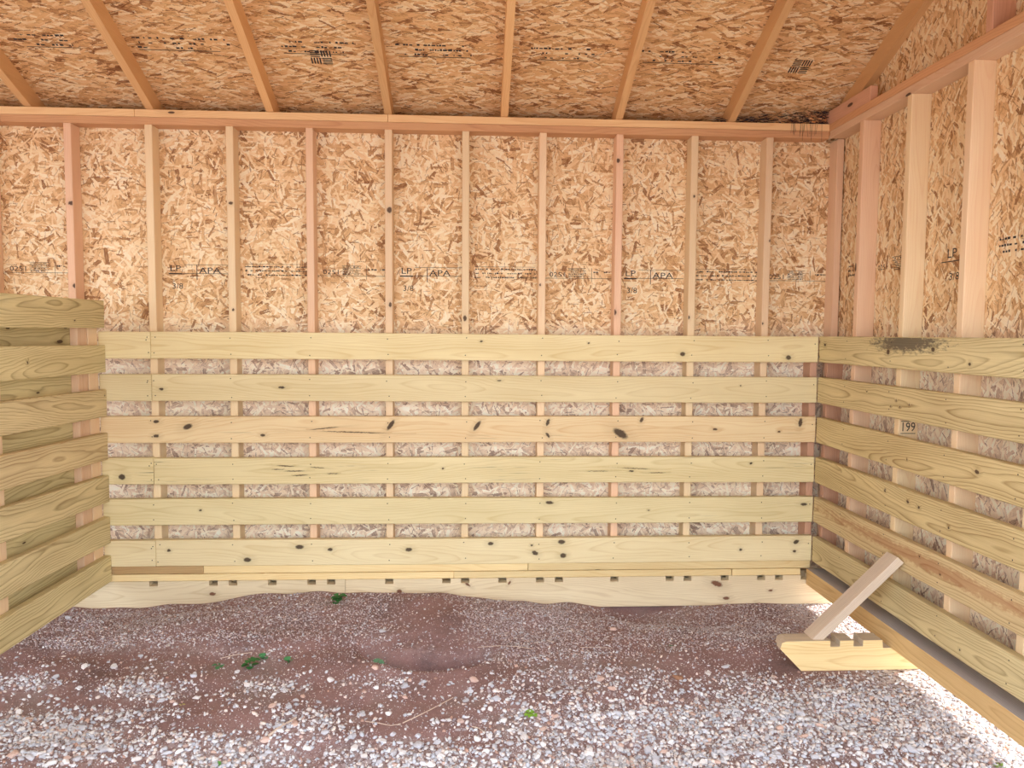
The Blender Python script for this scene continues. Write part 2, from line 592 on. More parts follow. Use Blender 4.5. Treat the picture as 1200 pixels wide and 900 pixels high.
BLOBS = [  # px x, px y, rx, ry, amount : where pale gravel lies thick
    (60, 868, 110, 30, 0.95), (250, 885, 120, 26, 0.85), (35, 805, 45, 9, 0.6), (168, 813, 55, 11, 0.85), (315, 806, 45, 10, 0.6), (130, 838, 90, 9, 0.5),
    (370, 850, 60, 22, 0.55), (470, 892, 110, 26, 0.95), (120, 760, 120, 7, 0.55), (150, 735, 110, 20, 0.25), (330, 728, 60, 25, 0.3), (215, 762, 110, 5, 0.5),
    (440, 735, 50, 30, 0.25), (620, 735, 80, 26, 0.45), (640, 770, 110, 14, 0.4), (700, 800, 120, 16, 0.45), (750, 852, 190, 32, 0.9),
    (900, 855, 220, 46, 1.0), (1000, 832, 120, 36, 1.0), (1120, 860, 150, 60, 1.0), (720, 893, 200, 26, 0.95), (880, 740, 60, 16, 0.35),
    (975, 712, 40, 10, 0.7), (800, 730, 120, 22, 0.2), (600, 815, 60, 12, 0.35), (450, 803, 50, 12, 0.3), (870, 800, 60, 14, 0.4), (300, 772, 50, 6, .35), (490, 762, 30, 8, .3)]


def density(px, py):
    px = np.clip(px, 0, 1200)
    py = np.clip(py, 690, 898)
    d = np.full_like(px, 0.07)
    for (x, y, rx, ry, a) in BLOBS:
        d = np.maximum(d, a*np.exp(-(((px-x)/rx)**2 + ((py-y)/ry)**2)**1.5))
    w = 0.5 + 0.5*np.sin(px*0.071+py*0.13)*np.sin(px*0.033-py*0.21)
    return np.clip(d*(0.72+0.45*w), 0, 1)


def make_ground():
    m, nt, b = new_mat('red_dirt')
    uv = nt.add('ShaderNodeTexCoord').outputs['Object']
    at = nt.add('ShaderNodeAttribute', attribute_name='gravel')
    n1 = nt.noise(uv, 3.0, 4, 0.6)
    n2 = nt.noise(uv, 60.0, 4, 0.7)
    n3 = nt.noise(uv, 260.0, 3, 0.7)
    c = nt.ramp(n1, [(0.30, lin(112, 90, 90)), (0.5, lin(148, 114, 110)), (0.72, lin(140, 124, 118))])
    c = nt.mix(nt.remap(n2, 0.35, 0.7, 0, 0.5), c, lin(164, 128, 122))
    c = nt.mix(nt.remap(n3, 0.55, 0.75, 0, 0.6), c, lin(196, 172, 170))
    c = nt.mix(nt.remap(n3, 0.42, 0.3, 0, 0.5), c, lin(70, 48, 44))
    vo = nt.add('ShaderNodeTexVoronoi')
    nt.put(vo.inputs['Vector'], uv)
    vo.inputs['Scale'].default_value = 55
    st = nt.ramp(nt.xyz(vo.outputs['Color'])[0], [(0, lin(172, 164, 162)), (0.6, lin(206, 202, 204)), (1, lin(228, 222, 220))])
    st = nt.mix(nt.remap(vo.outputs['Distance'], 0.45, 0.75, 0, 0.9), st, lin(92, 74, 70))
    c = nt.mix(nt.math('MULTIPLY', at.outputs['Fac'], 0.85), c, st)
    nt.put(b.inputs['Base Color'], c)
    b.inputs['Roughness'].default_value = 0.95
    bump(nt, b, nt.math('ADD', nt.math('MULTIPLY', n2, 0.6), n3), 0.6, 0.006)
    xs = np.concatenate([-np.geomspace(60, 3.4, 16), np.arange(-3.2, 2.81, 0.016), np.geomspace(3.0, 60, 16)])
    ys = np.concatenate([-np.geomspace(60, 3.2, 16), np.arange(-3.0, 0.41, 0.014), np.geomspace(0.6, 60, 14)])
    X, Y = np.meshgrid(xs, ys)
    Z = ground_z(X, Y)
    nx, ny = len(xs), len(ys)
    V = np.column_stack([X.ravel(), Y.ravel(), Z.ravel()])
    idx = np.arange(nx*ny).reshape(ny, nx)
    F = np.column_stack([idx[:-1, :-1].ravel(), idx[:-1, 1:].ravel(), idx[1:, 1:].ravel(), idx[1:, :-1].ravel()])
    me = bpy.data.meshes.new('floor')
    me.vertices.add(len(V))
    me.vertices.foreach_set('co', V.ravel())
    me.loops.add(F.size)
    me.loops.foreach_set('vertex_index', F.ravel())
    me.polygons.add(len(F))
    me.polygons.foreach_set('loop_start', np.arange(len(F))*4)
    me.polygons.foreach_set('use_smooth', np.ones(len(F), bool))
    me.update(calc_edges=True)
    yy = np.minimum(V[:, 1], 0.3)
    dd = V.copy()
    dd[:, 1] = np.maximum(dd[:, 1], -2.6)
    px, py = proj(dd)
    g = density(px, py)
    out = np.clip((np.maximum(np.abs(V[:, 0]+0.3)-2.4, np.maximum(-1.9-V[:, 1], V[:, 1]-0.2)))/0.3, 0, 1)
    g = np.maximum(g*0.5, out*0.8)
    g = np.maximum(g, np.clip((V[:, 0]-1.6)/0.2, 0, 1)*0.95)
    a = me.attributes.new('gravel', 'FLOAT', 'POINT')
    a.data.foreach_set('value', g.astype(np.float32))
    me.materials.append(m)
    o = bpy.data.objects.new('floor', me)
    link(o)
    return tag(o, 'red-brown dirt ground scattered with pale gravel inside the open shed', 'ground', kind='structure')


make_ground()


# ------------------------------------------------------------------ printing on the boards
def text_mesh(body, size):
    cu = bpy.data.curves.new('t', 'FONT')
    cu.body = body
    cu.size = size
    cu.resolution_u = 2
    cu.align_x = 'CENTER'
    cu.align_y = 'CENTER'
    o = bpy.data.objects.new('t', cu)
    col.objects.link(o)
    bpy.context.view_layer.update()
    dg = bpy.context.evaluated_depsgraph_get()
    me = bpy.data.meshes.new_from_object(o.evaluated_get(dg))
    vs = [tuple(v.co) for v in me.vertices]
    fs = [tuple(p.vertices) for p in me.polygons]
    bpy.data.objects.remove(o)
    bpy.data.curves.remove(cu)
    bpy.data.meshes.remove(me)
    return vs, fs


class Ink:
    """flat print collected in plane coordinates (a, b), laid on a surface by a mapping"""
    def __init__(self):
        self.v, self.f = [], []

    def quad(self, a0, a1, b0, b1):
        n = len(self.v)
        self.v += [(a0, b0), (a1, b0), (a1, b1), (a0, b1)]
        self.f.append((n, n+1, n+2, n+3))

    def text(self, s, a, b, size, sx=1.0):
        vs, fs = text_mesh(s, size)
        n = len(self.v)
        self.v += [(a + v[0]*sx, b + v[1]) for v in vs]
        self.f += [tuple(i+n for i in f) for f in fs]

    def dashes(self, a0, a1, b, h, gap=0.35):
        a = a0
        while a < a1:
            w = random.uniform(0.3, 1.2)*h*1.4
            if random.random() > gap*0.6:
                self.quad(a, min(a+w, a1), b, b+h*random.uniform(0.5, 1.0))
            a += w + h*random.uniform(0.2, 0.7)

    def build(self, name, fn, parent):
        o = mesh_obj(name, [fn(a, b) for a, b in self.v], self.f, INK, None)
        c = o.data.vertices[0].co.copy()
        rebase(o, c)
        if parent is not None:
            o.parent = parent
            o.matrix_parent_inverse = Matrix.Translation(-Vector(parent.location))
        return o


def weave_logo(k, a, b, w, h):
    """four striped squares set like a basket weave"""
    for i in range(2):
        for j in range(2):
            x0, y0 = a + (i-1)*w/2, b + (j-1)*h/2
            for s in range(4):
                if (i+j) % 2:
                    k.quad(x0+0.04*w, x0+0.46*w, y0 + h/2*(s+0.15)/4, y0 + h/2*(s+0.68)/4)
                else:
                    k.quad(x0 + w/2*(s+0.15)/4, x0 + w/2*(s+0.68)/4, y0+0.04*h, y0+0.46*h)


# ------------------------------------------------------------------ back wall
def px_x(x, y, plane=-0.038):
    P = hit(x, y, 1, plane)
    return P[0], P[2]


def px_knots(lst, z_low, plane=-0.038, sc=229.0):
    out = []
    for k in lst:
        x, y, rx, ry = k[:4]
        an = k[4] if len(k) > 4 else 0.0
        X, Zz = px_x(x, y, plane)
        out.append((X, Zz-z_low, rx/sc, ry/sc, an))
    return out


wall_back = tag(empty('wall_back', (-1.9, 0.05, 0)), 'rear wall of studs, strand board and horizontal kick boards', 'wall', kind='structure')
wall_back.location = (0, 0, 0)

# sheathing panels, four feet wide, seams on studs
seams = [X0 + S*k for k in (-14, -11, -8, -5+1, -1, 2, 5.01)]
for i in range(len(seams)-1):
    a, b_ = seams[i]+0.0015, seams[i+1]-0.0015
    pan = box('sheathing_panel', a, b_, SHY, SHY+0.011, 0.03, 2.60, OSB_BACK, wall_back, 0, 1, bev=0.001, absolute_v=True)
    if b_ < -2.6:
        continue
    ink = Ink()
    zt = 1.79
    # bay one: maker, mill grade; bay two: small print; bay three: number and table
    ink.text('LP', a+0.085, zt+0.008, 0.046, 1.3)
    ink.quad(a+0.05, a+0.12, zt-0.022, zt-0.016)
    ink.text('APA', a+0.265, zt-0.002, 0.044, 1.4)
    ink.quad(a+0.195, a+0.199, zt-0.05, zt+0.03)
    ink.quad(a+0.05, a+0.38, zt-0.018, zt-0.0155)
    ink.quad(a+0.13, a+0.38, zt+0.028, zt+0.030)
    ink.text('3/8', a+0.095, zt-0.085, 0.042, 1.1)
    for r in range(3):
        ink.dashes(a+0.45, a+0.80, zt+0.020-r*0.022, 0.008)
    ink.quad(a+0.45, a+0.78, zt+0.036, zt+0.0375)
    ink.quad(a+0.70, a+1.20, zt-0.022, zt-0.020)
    ink.text('0251', a+0.905, zt-0.002, 0.036, 1.3)
    for r in range(4):
        ink.quad(a+0.96, a+1.06, zt+0.032-r*0.013, zt+0.034-r*0.013)
        ink.dashes(a+0.965, a+1.05, zt+0.024-r*0.013, 0.006)
    ink.quad(a+1.09, a+1.092, zt-0.04, zt+0.035)
    ink.dashes(a+1.10, a+1.19, zt+0.01, 0.009)
    ink.build('printed_marking', lambda p, q: (p, SHY-0.0005, q), pan)

# studs
kn = {  # explicit knots seen on single studs (px on the front face)
    -5: [(84, 238, 5, 3), (88, 335, 3, 3)], -3: [(273, 363, 1.6, 1.6), (270, 238, 3, 2)], -1: [(457, 357, 2, 3.4), (456, 246, 3.6, 4)], 0: [(545, 373, 2.6, 4)],
    1: [(633, 334, 1.4, 1.6)], 2: [(720, 366, 2.6, 3.8), (724, 188, 2.6, 3)], 3: [(807, 372, 2, 2.6), (814, 230, 1.6, 2)], 4: [(894, 379, 1.5, 1.8), (903, 282, 1.5, 1.8)]}
for k in range(-14, 5):
    xc = X0 + S*k
    mt = STUD_MATS[(k*3) % 4]
    if k == 2:
        mt = STUD_MATS[2]
    if k in kn:
        ks = []
        for (x, y, rx, ry) in kn[k]:
            P = hit(x, y, 1, 0.0)
            ks.append((P[2], min(max(P[0]-(xc-0.019), 0.004), 0.034), ry/221, rx/221, 0))
        L_, D_ = [(lin(246, 223, 182), lin(230, 190, 140)), (lin(246, 219, 180), lin(230, 184, 140)), (lin(243, 206, 172), lin(218, 166, 128))][abs(k) % 3]
        mt = wood('stud_pine_knotty', L_, D_, 0.35, 160, knots=ks, seed=30+k)
    tw = random.uniform(-0.002, 0.002)
    box('stud', xc-0.019+tw, xc+0.019+tw, 0.0, SHY, 0.226, PM-T, mt, wall_back, 2, 1, absolute_v=False)
# corner studs
box('stud', 1.952, 1.990, 0.0, SHY, 0.226, PM-T, STUD_MATS[2], wall_back, 2, 1)
box('nailer', 1.842, 1.880, 0.0, SHY, 0.226, 1.455, STUD_RED, wall_back, 2, 1)

# top plates
for (a, b_) in [(XL, -2.9), (-2.898, -1.735), (-1.733, -0.448), (-0.446, 1.9055)]:
    box('top_plate', a, b_, -0.001, SHY, PM+0.0005, PM+T, PLATE_TOP, wall_back, 0, 1, bev=0.002)
for (a, b_) in [(XL, -2.4), (-2.398, 1.9055)]:
    box('top_plate', a, b_, 0.0, SHY, PM-T, PM-0.0005, PLATE_LOW, wall_back, 0, 1, bev=0.002)

# bottom plates and notched skid
SILL = wood('sill_pine', lin(245, 222, 168), lin(214, 172, 110), 0.35, 100, rknots=0.05, seed=17)
SILLB = wood('sill_pine_brown', lin(206, 172, 122), lin(168, 124, 78), 0.45, 100, seed=18)
for (a, b_, mt, tl) in [(-2.3, -1.425, SILLB, 0.0), (-1.424, 0.30, SILL, 0.0), (0.302, 1.865, SILL, 0.0)]:
    box('bottom_plate', a, b_, -0.030, SHY, 0.1845, 0.2262, mt, wall_back, 0, 1, bev=0.002)
for (a, b_) in [(-2.3, -0.10), (-0.099, 1.424), (1.428, 1.812)]:
    box('bottom_plate', a, b_, -0.031, SHY, 0.146, 0.1815, SILL, wall_back, 0, 1, bev=0.002)
notch = [-1.683, -1.373, -1.271, -1.065, -0.858, -0.755, -0.446, -0.140, -0.039, 0.163, 0.367, 0.470, 0.774, 1.080, 1.179, 1.386, 1.590, 1.690, 1.835]


def notched(x0, x1, z0, z1, ns, w=0.044, h=0.026):
    pts = [(x0, z0), (x1, z0), (x1, z1)]
    for n in sorted(ns, reverse=True):
        if x0+w < n < x1-w:
            pts += [(n+w/2, z1), (n+w/2, z1-h), (n-w/2, z1-h), (n-w/2, z1)]
    pts.append((x0, z1))
    return pts


skn = px_knots([(249, 696, 4.6, 2.6), (468, 693, 4, 3), (840, 684, 9, 4, 0.35), (851, 701, 5, 2.5), (903, 692, 3, 1.6), (597, 683, 1.6, 3.5, 0.6), (548, 685, 5, 1.5, 0.6)], -0.02, -0.034)
SKIDF = wood('skid_pine_front', lin(236, 219, 184), lin(194, 166, 124), 0.5, 120, knots=skn, seed=12.0, knot_col=(96, 52, 34))
for (a, b_) in [(-2.9, -0.68), (-0.678, 1.99)]:
    prism('skid_beam', notched(a, b_, -0.02, 0.1455, notch), 1, -0.034, 0.020, SKIDF, wall_back, 0, 1)
box('skid_beam', -2.9, 1.99, 0.050, SHY, -0.02, 0.1455, DARKWOOD, wall_back, 0, 1)

# kick boards
ROWK = [
    [(564, 400, 2, 1.4), (800, 415, 4, 3.2), (924, 419, 4, 3.4), (690, 402, 1.5, 1.2)],
    [(189, 456, 3.4, 2.0), (330, 454, 5, 1.8), (585, 446, 3, 1.2), (868, 452, 1.5, 1)],
    [(183, 494, 4, 2.2), (183, 511, 4, 2.4), (220, 500, 7, 3.6, -0.4), (308, 510, 3.6, 2), (458, 498, 9, 3, -0.95), (559, 499, 8.5, 2.8, -0.95),
     (642, 495, 5.5, 2.4, -1.2), (642, 510, 4.5, 2.2, 1.0), (727, 508, 12, 5.5, 0.55), (752, 492, 4, 2.4, -1.2), (838, 503, 3.6, 1.8), (938, 495, 6.5, 3, -1.45),
     (913, 506, 2.4, 1.4), (415, 506.5, 45, 0.7, 0.03), (380, 502, 20, 0.7, -0.1)],
    [(143, 559, 4.8, 4.2), (519, 549, 1.6, 1.4), (880, 543, 2, 1.6), (740, 552, 4, 1.2), (335, 546, 12, .8, .05), (345, 552, 14, .8), (326, 550, 9, .6), (352, 557, 11, .7, -.05), (372, 548, 10, .6, .08), (390, 555, 8, .6),
     (745, 549, 20, .6, .04), (700, 552, 16, .5), (770, 554, 12, .6)],
    [(235, 598, 2, 1.4), (644, 589, 6, 2.4, 0.1), (503, 584, 2.4, 1), (942, 591, 5, 2.2), (760, 598, 1.6, 1)],
    [(198, 645, 2.4, 2.2), (290, 656, 5.4, 3.4), (351, 641, 6, 3.2), (387, 644, 3.6, 2.4), (479, 644, 5, 2.8), (575, 637, 4.2, 2.6), (627, 648, 5, 3, 0.4),
     (623, 639, 2, 1.4), (658, 635, 5.4, 3.4), (660, 651, 4.6, 3.6), (868, 644, 2.4, 2), (933, 635, 4.4, 3, -0.5), (931, 646, 2.6, 2.2)]]
ROWC = [(lin(242, 226, 176), lin(206, 176, 112), .50, .0), (lin(232, 216, 170), lin(196, 170, 116), .50, .0), (lin(238, 216, 170), lin(208, 164, 112), .55, .35),
        (lin(236, 220, 172), lin(196, 172, 112), .52, .9), (lin(234, 219, 172), lin(198, 176, 118), .50, .15), (lin(242, 226, 182), lin(208, 180, 122), .48, .1)]


def nails(parent, pts, ax, r=0.0032):
    """small round nail heads in one mesh; pts are points on the face, ax the face axis (pointing to -ax)"""
    vs, fs = [], []
    o2 = [i for i in range(3) if i != ax]
    for P in pts:
        n = len(vs)
        for k in range(6):
            q = list(P)
            q[o2[0]] += r*math.cos(k*math.pi/3)
            q[o2[1]] += r*math.sin(k*math.pi/3)
            q[ax] -= 0.0006
            vs.append(q)
        fs.append(tuple(range(n, n+6)))
    o = mesh_obj('nail_heads', vs, fs, NAIL)
    rebase(o, pts[0])
    o.parent = parent
    o.matrix_parent_inverse = Matrix.Translation(-Vector(parent.location))
    o['kind'] = 'stuff'
    return o


XE = XR - T - 0.001
for i, zt in enumerate(BOARD_TOP):
    L_, D_, ct, stq = ROWC[i]
    mt = wood('treated_board_%d' % i, L_, D_, ct, 105, knots=px_knots(ROWK[i], zt-BH), seed=40+i*2.1, tone=0.02, streaks=stq, knot_col=(50, 36, 30))
    segs = [(-1.93, XE)] if i in (2, 4) else [(-1.93, X0-4*S-0.001), (X0-4*S+0.001, XE)]
    for (a, b_) in segs:
        o = box('kick_board', a, b_, -0.038, -0.0005, zt-BH, zt, mt, wall_back, 0, 1, bev=0.003, warp=0.002 if b_-a > 2 else 0.0)
        pts = []
        for k in range(-4, 5):
            xn = X0+S*k
            if a-0.01 < xn < b_+0.01:
                if abs(xn-a) < 0.02: xn = a+0.016
                if abs(xn-b_) < 0.02: xn = b_-0.016
                for f in (0.2, 0.8):
                    pts.append((xn+random.uniform(-.008, .008), -0.038, zt-BH*f+random.uniform(-.008, .008)))
        pts.append((b_-0.02, -0.038, zt-BH*0.3))
        nails(o, pts, 1)

# ------------------------------------------------------------------ right wall
wall_right = tag(empty('wall_right'), 'side wall of studs with horizontal kick boards above a ground skid', 'wall', kind='structure')
ySE = [0.10, -0.3572-2*S+0.019, -0.3572-5*S+0.019, FRONT-0.1]
for i in range(3):
    a, b_ = ySE[i+1]+0.0015, ySE[i]-0.0015
    pan = box('sheathing_panel', XR+D4, XR+D4+0.011, a, b_, 0.096, 2.598, OSB_RIGHT, wall_right, 1, 0, bev=0.001, absolute_v=True)
    ink = Ink()
    zt = 1.80
    y1 = b_ if i else 0.0
    ink.text('0251', y1-0.42, zt, 0.036, -1.3)
    for r in range(4):
        ink.quad(y1-0.66, y1-0.50, zt+0.040-r*0.017, zt+0.0425-r*0.017)
        ink.dashes(y1-0.65, y1-0.52, zt+0.030-r*0.017, 0.007)
    for r in range(3):
        ink.dashes(y1-0.33, y1-0.08, zt+0.030-r*0.024, 0.010)
    ink.text('LP', y1-0.95, zt+0.012, 0.055, -1.2)
    ink.quad(y1-1.15, y1-0.88, zt-0.022, zt-0.018)
    ink.text('3/8', y1-0.97, zt-0.085, 0.045, -1.2)
    ink.build('printed_marking', lambda p, q: (XR+D4-0.0005, p, q), pan)
gpts = [(0.30, roof_under(0.30)), (0.30, 2.47), (0.10, 2.599), (FRONT-0.1, 2.599), (FRONT-0.3, 2.47), (FRONT-0.3, roof_under(FRONT-0.3)), (FRONT/2, roof_under(FRONT/2))]
prism('gable_panel', gpts, 0, XR+D4, XR+D4+0.011, OSB_RIGHT, wall_right, 1, 0, absolute_v=True)
# plates run through at the corner
box('top_plate', XR, XR+D4, FRONT, SHY, PM+0.0005, PM+T, PLATE_LOW, wall_right, 1, 0, bev=0.002)
box('top_plate', XR, XR+D4, FRONT, -0.001, PM-T, PM-0.0005, STUD_MATS[2], wall_right, 1, 0, bev=0.002)
box('block', XR+0.004, XR+0.042, -0.40, 0.06, PM+T, PM+T+0.075, STUD_RED, wall_right, 1, 0)
for k in range(0, 6):
    yn = -0.3572 - k*S
    mt = STUD_MATS[[2, 3, 1, 0, 2, 3, 1, 0][k]]
    box('stud', XR, XR+D4, yn, yn+T, 0.226, PM-T, mt, wall_right, 2, 1)
box('nailer', XR+0.002, XR+D4, -0.060, -0.022, 0.226, 1.455, STUD_RED, wall_right, 2, 1)
for yn in (-1.262,):
    box('gable_stud', XR, XR+D4, yn, yn+T, PM+T, roof_under(yn+T)-0.01, STUD_RED, wall_right, 2, 1)
box('bottom_plate', XR+0.045, XR+D4, FRONT, -0.035, 0.1845, 0.226, DARKWOOD, wall_right, 1, 0)
RSK = wood('side_skid_pine', lin(226, 194, 140), lin(178, 132, 80), 0.5, 110, rknots=0.06, seed=22)
skr = box('skid_beam', 1.842, XR+D4, FRONT, -0.036, 0.095, 0.183, RSK, wall_right, 1, 0)
LEDGE = wood('skid_ledge_grey', lin(180, 172, 168), lin(136, 128, 124), 0.5, 120, seed=24)
skr.data.materials.append(LEDGE)      # the upper face is greyer than the sides
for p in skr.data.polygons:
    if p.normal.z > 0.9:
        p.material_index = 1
RROW = [(lin(234, 218, 166), lin(150, 124, 74), .8), (lin(230, 212, 160), lin(146, 114, 66), .85), (lin(230, 210, 156), lin(148, 112, 62), .85),
        (lin(230, 210, 156), lin(146, 110, 62), .85), (lin(232, 210, 160), lin(156, 114, 70), .75), (lin(230, 212, 162), lin(148, 118, 74), .8)]
RKN = [[(-0.11, 0.095, .012, .009, 0), (-0.045, .11, .008, .010, 0), (-0.045, .03, .007, .009, 0), (-0.72, .072, .016, .014, 0.5), (-1.05, .09, .015, .010, 0), (-1.28, .04, .008, .008, 0)],
       [(-0.55, 0.1, .005, .004, 0), (-0.80, .08, .006, .006, 0), (-0.83, .055, .006, .006, 0), (-0.90, .07, .006, .005, 0), (-0.76, .05, .006, .005, 0)],
       [(-1.35, 0.08, .014, .009, 0), (-0.9, .05, .005, .004, 0)],
       [(-0.74, 0.10, .008, .006, 0), (-0.92, .09, .010, .007, 0), (-1.00, .085, .010, .007, 0), (-1.20, .05, .008, .006, 0)],
       [(-1.02, 0.10, .005, .005, 0), (-1.16, .07, .006, .004, 0)],
       [(-1.3, 0.04, .006, .005, 0)]]
for i, zt in enumerate(BOARD_TOP):
    L_, D_, ct = RROW[i]
    bl = None
    if i == 0:
        bl = [(-0.85, 0.115, 0.30, 0.05, lin(92, 84, 74), 0.85)]
    if i == 4:
        bl = [(-1.1, 0.085, 1.2, 0.035, lin(176, 116, 78), 0.55)]
    mt = wood('treated_side_board_%d' % i, L_, D_, ct, 125, knots=RKN[i], seed=60+i*1.7, tone=0.02, blotch=bl)
    o = box('kick_board', XR-T, XR-0.0005, FRONT+0.05, -0.0395, zt-BH, zt, mt, wall_right, 1, 0, bev=0.003)
    pts = []
    for k in range(0, 6):
        for f in (0.2, 0.8):
            pts.append((XR-T, -0.3572-k*S+0.019+random.uniform(-.006, .006), zt-BH*f+random.uniform(-.008, .008)))
    nails(o, pts, 0)
# lumber stamp on the side of the second stud
ink = Ink()
st_y = -0.3572-S-0.0006
ink.text('199', 1.949, 1.0585, 0.058, 0.80)
ink.quad(1.916, 1.984, 1.0845, 1.0875)
ink.quad(1.916, 1.984, 1.0295, 1.0325)
_stud2 = [o for o in wall_right.children if o.name.startswith('stud')][1]
_s = ink.build('printed_marking', lambda p, q: (p, st_y, q), None)
_s.parent = _stud2
_s.matrix_parent_inverse = Matrix.Translation(-Vector(_stud2.location))

# ------------------------------------------------------------------ far wall of the neighbouring stall and the front beam
wall_left = tag(empty('wall_left'), 'strand board end wall of the neighbouring stall', 'wall', kind='structure')
box('sheathing_panel', XL-0.011, XL, FRONT-0.1, 0.10, 0.0, 2.598, OSB_RIGHT, wall_left, 1, 0, bev=0.001, absolute_v=True)
prism('gable_panel', gpts, 0, XL-0.011, XL, OSB_RIGHT, wall_left, 1, 0, absolute_v=True)
wall_front = tag(empty('wall_front'), 'open front of the shed with header beam on posts', 'wall', kind='structure')
box('header_beam', XL, XR+D4, FRONT-0.04, FRONT+0.05, 2.36, 2.598, PLATE_TOP, wall_front, 0, 1)
for xp in (XL+0.05, -1.95):
    box('post', xp-0.045, xp+0.045, FRONT-0.04, FRONT+0.05, -0.02, 2.36, STUD_MATS[0], wall_front, 2, 1)

# ------------------------------------------------------------------ roof
ceiling = tag(empty('ceiling'), 'sloping roof underside of strand board on wooden rafters', 'ceiling', kind='structure')
EAVE = 0.25
YM = FRONT/2


def rafter(xc, mat, w=T):
    for back in (True, False):
        f = (lambda y: y) if back else (lambda y: FRONT-y)
        e = EAVE
        pts = [(f(e), RB0-SLOPE*e), (f(e), RB0-SLOPE*e+ROOFV), (f(YM+0.02), RB0-SLOPE*(YM+0.02)+ROOFV), (f(YM+0.02), RB0-SLOPE*(YM+0.02))]
        if not back:
            pts = pts[::-1]
        prism('rafter', pts, 0, xc-w/2, xc+w/2, mat, ceiling, 1, 2)


for k in range(-9, 3):
    rafter(0.160+0.6065*k, RAFTER)
rafter(XR+D4-0.0195, RAFTER)
ridge_z = RB0 - SLOPE*YM
box('ridge_board', XL+0.02, XR+D4, YM-0.019, YM+0.019, ridge_z-0.03, ridge_z+ROOFV, RAFTER, ceiling, 0, 1)
COSR = 1/math.sqrt(1+SLOPE**2)
step = 1.2192*COSR
xs_ = [XL-0.011, -4.692, -2.266, 0.160, XR+D4+0.011]
for row in range(2):
    ya = EAVE - row*step
    yb = max(EAVE - (row+1)*step, YM)
    off = 0.0 if row == 0 else 1.213
    xr = xs_ if row == 0 else [XL-0.011, -3.479, -1.053, 1.373, XR+D4+0.011]
    for i in range(len(xr)-1):
        for back in (True, False):
            f = (lambda y: y) if back else (lambda y: FRONT-y)
            y0, y1 = ya-0.001, yb+0.001
            z0, z1 = RB0-SLOPE*y0+ROOFV+0.0005, RB0-SLOPE*y1+ROOFV+0.0005
            pts = [(f(y0), z0), (f(y0), z0+0.013), (f(y1), z1+0.013), (f(y1), z1)]
            if not back:
                pts = pts[::-1]
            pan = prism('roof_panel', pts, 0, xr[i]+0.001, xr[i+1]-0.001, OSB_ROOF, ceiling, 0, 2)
            # metric UV up the slope
            me = pan.data
            for p in me.polygons:
                for li in p.loop_indices:
                    co = me.vertices[me.loops[li].vertex_index].co + Vector(pan.location)
                    me.uv_layers[0].data[li].uv = (co.x, (EAVE-co.y)/COSR)
            if row == 0 and back and i >= 1:
                ink = Ink()
                q0 = 0.55
                xa = xr[i]
                segs = [(0.1, 0.5), (0.62, 1.15), (1.30, 1.75), (1.85, 2.35)]
                for (u0, u1) in segs:
                    if xa+u1 > 1.9 and u0 > 1.2:
                        continue
                    for r in range(3):
                        ink.dashes(xa+u0+random.uniform(0, .1), xa+u1-random.uniform(0, .15), q0 + r*0.030, 0.012, 0.8)
                    ink.quad(xa+u0+0.05, xa+u1-0.1, q0-0.012, q0-0.008)
                if i == 2:
                    weave_logo(ink, -0.742, 0.520, 0.108, 0.095)
                if i == 3:
                    weave_logo(ink, 1.628, 0.540, 0.100, 0.095)
                ink.build('printed_marking', lambda p, q: (p, EAVE-q*COSR, RB0-SLOPE*(EAVE-q*COSR)+ROOFV-0.0008), pan)

# fascia and soffit added to block outside light leaking in at the eaves
for f in ((lambda y: y), (lambda y: FRONT-y)):
    a, b_ = sorted((f(EAVE), f(EAVE+0.02)))
    box('fascia_light_stop', XL-0.011, XR+D4+0.011, a, b_, 2.46, roof_under(EAVE)+0.01, PLATE_LOW, ceiling, 0, 1)
    a, b_ = sorted((f(SHY+0.012), f(EAVE)))
    box('soffit_light_stop', XL-0.011, XR+D4+0.011, a, b_, 2.462, 2.475, PLATE_LOW, ceiling, 0, 2)

# ------------------------------------------------------------------ partition to the next stall
part = tag(empty('stall_partition', (-1.95, -0.05, 0)), 'slatted stall divider boarded on both faces of upright posts', 'partition')
part.location = (0, 0, 0)
XP = -1.893
PT_W = [1.620, 1.392, 1.164, 0.939, 0.717, 0.497, 0.292]
PT_F = [1.615, 1.400, 1.179, 0.960, 0.748, 0.520, 0.301]
PCOL = [(lin(230, 216, 164), lin(140, 120, 74), .85), (lin(234, 220, 168), lin(156, 134, 82), .75), (lin(230, 213, 164), lin(146, 118, 74), .85),
        (lin(229, 211, 162), lin(150, 112, 72), .8), (lin(229, 212, 162), lin(142, 118, 74), .85), (lin(232, 216, 166), lin(148, 124, 78), .85), (lin(233, 218, 166), lin(148, 124, 78), .85)]
PKN = [[(-0.33, 0.035, .008, .004, 0)], [(-0.72, 0.07, .007, .008, 0)], [(-0.06, .11, .004, .004, 0)], [], [], [], []]
for i in range(7):
    L_, D_, ct = PCOL[i]
    mt = wood('partition_board_%d' % i, L_, D_, ct, 115, knots=PKN[i], seed=80+i*2.3, tone=0.02)
    t = (PT_F[i]-PT_W[i])/(-0.88)
    ztc = PT_W[i] + t*(-1.32+0.05)
    o = box('slat', XP-T, XP, -2.60, -0.0405, ztc-BH, ztc, mt, part, 1, 0, bev=0.003, tilt=t)
PB = [1.500, 1.285, 1.065, 0.845, 0.625, 0.405]
for i, zt in enumerate(PB):
    t = [0.0, -0.004, 0.012, 0.015, 0.016, 0.004][i]
    ztc = zt + t*(-1.3)
    box('slat', XP-3*T, XP-2*T-0.0005, -2.60, -0.0405, ztc-BH, ztc, GREYBOARD, part, 1, 0, bev=0.003, tilt=t)
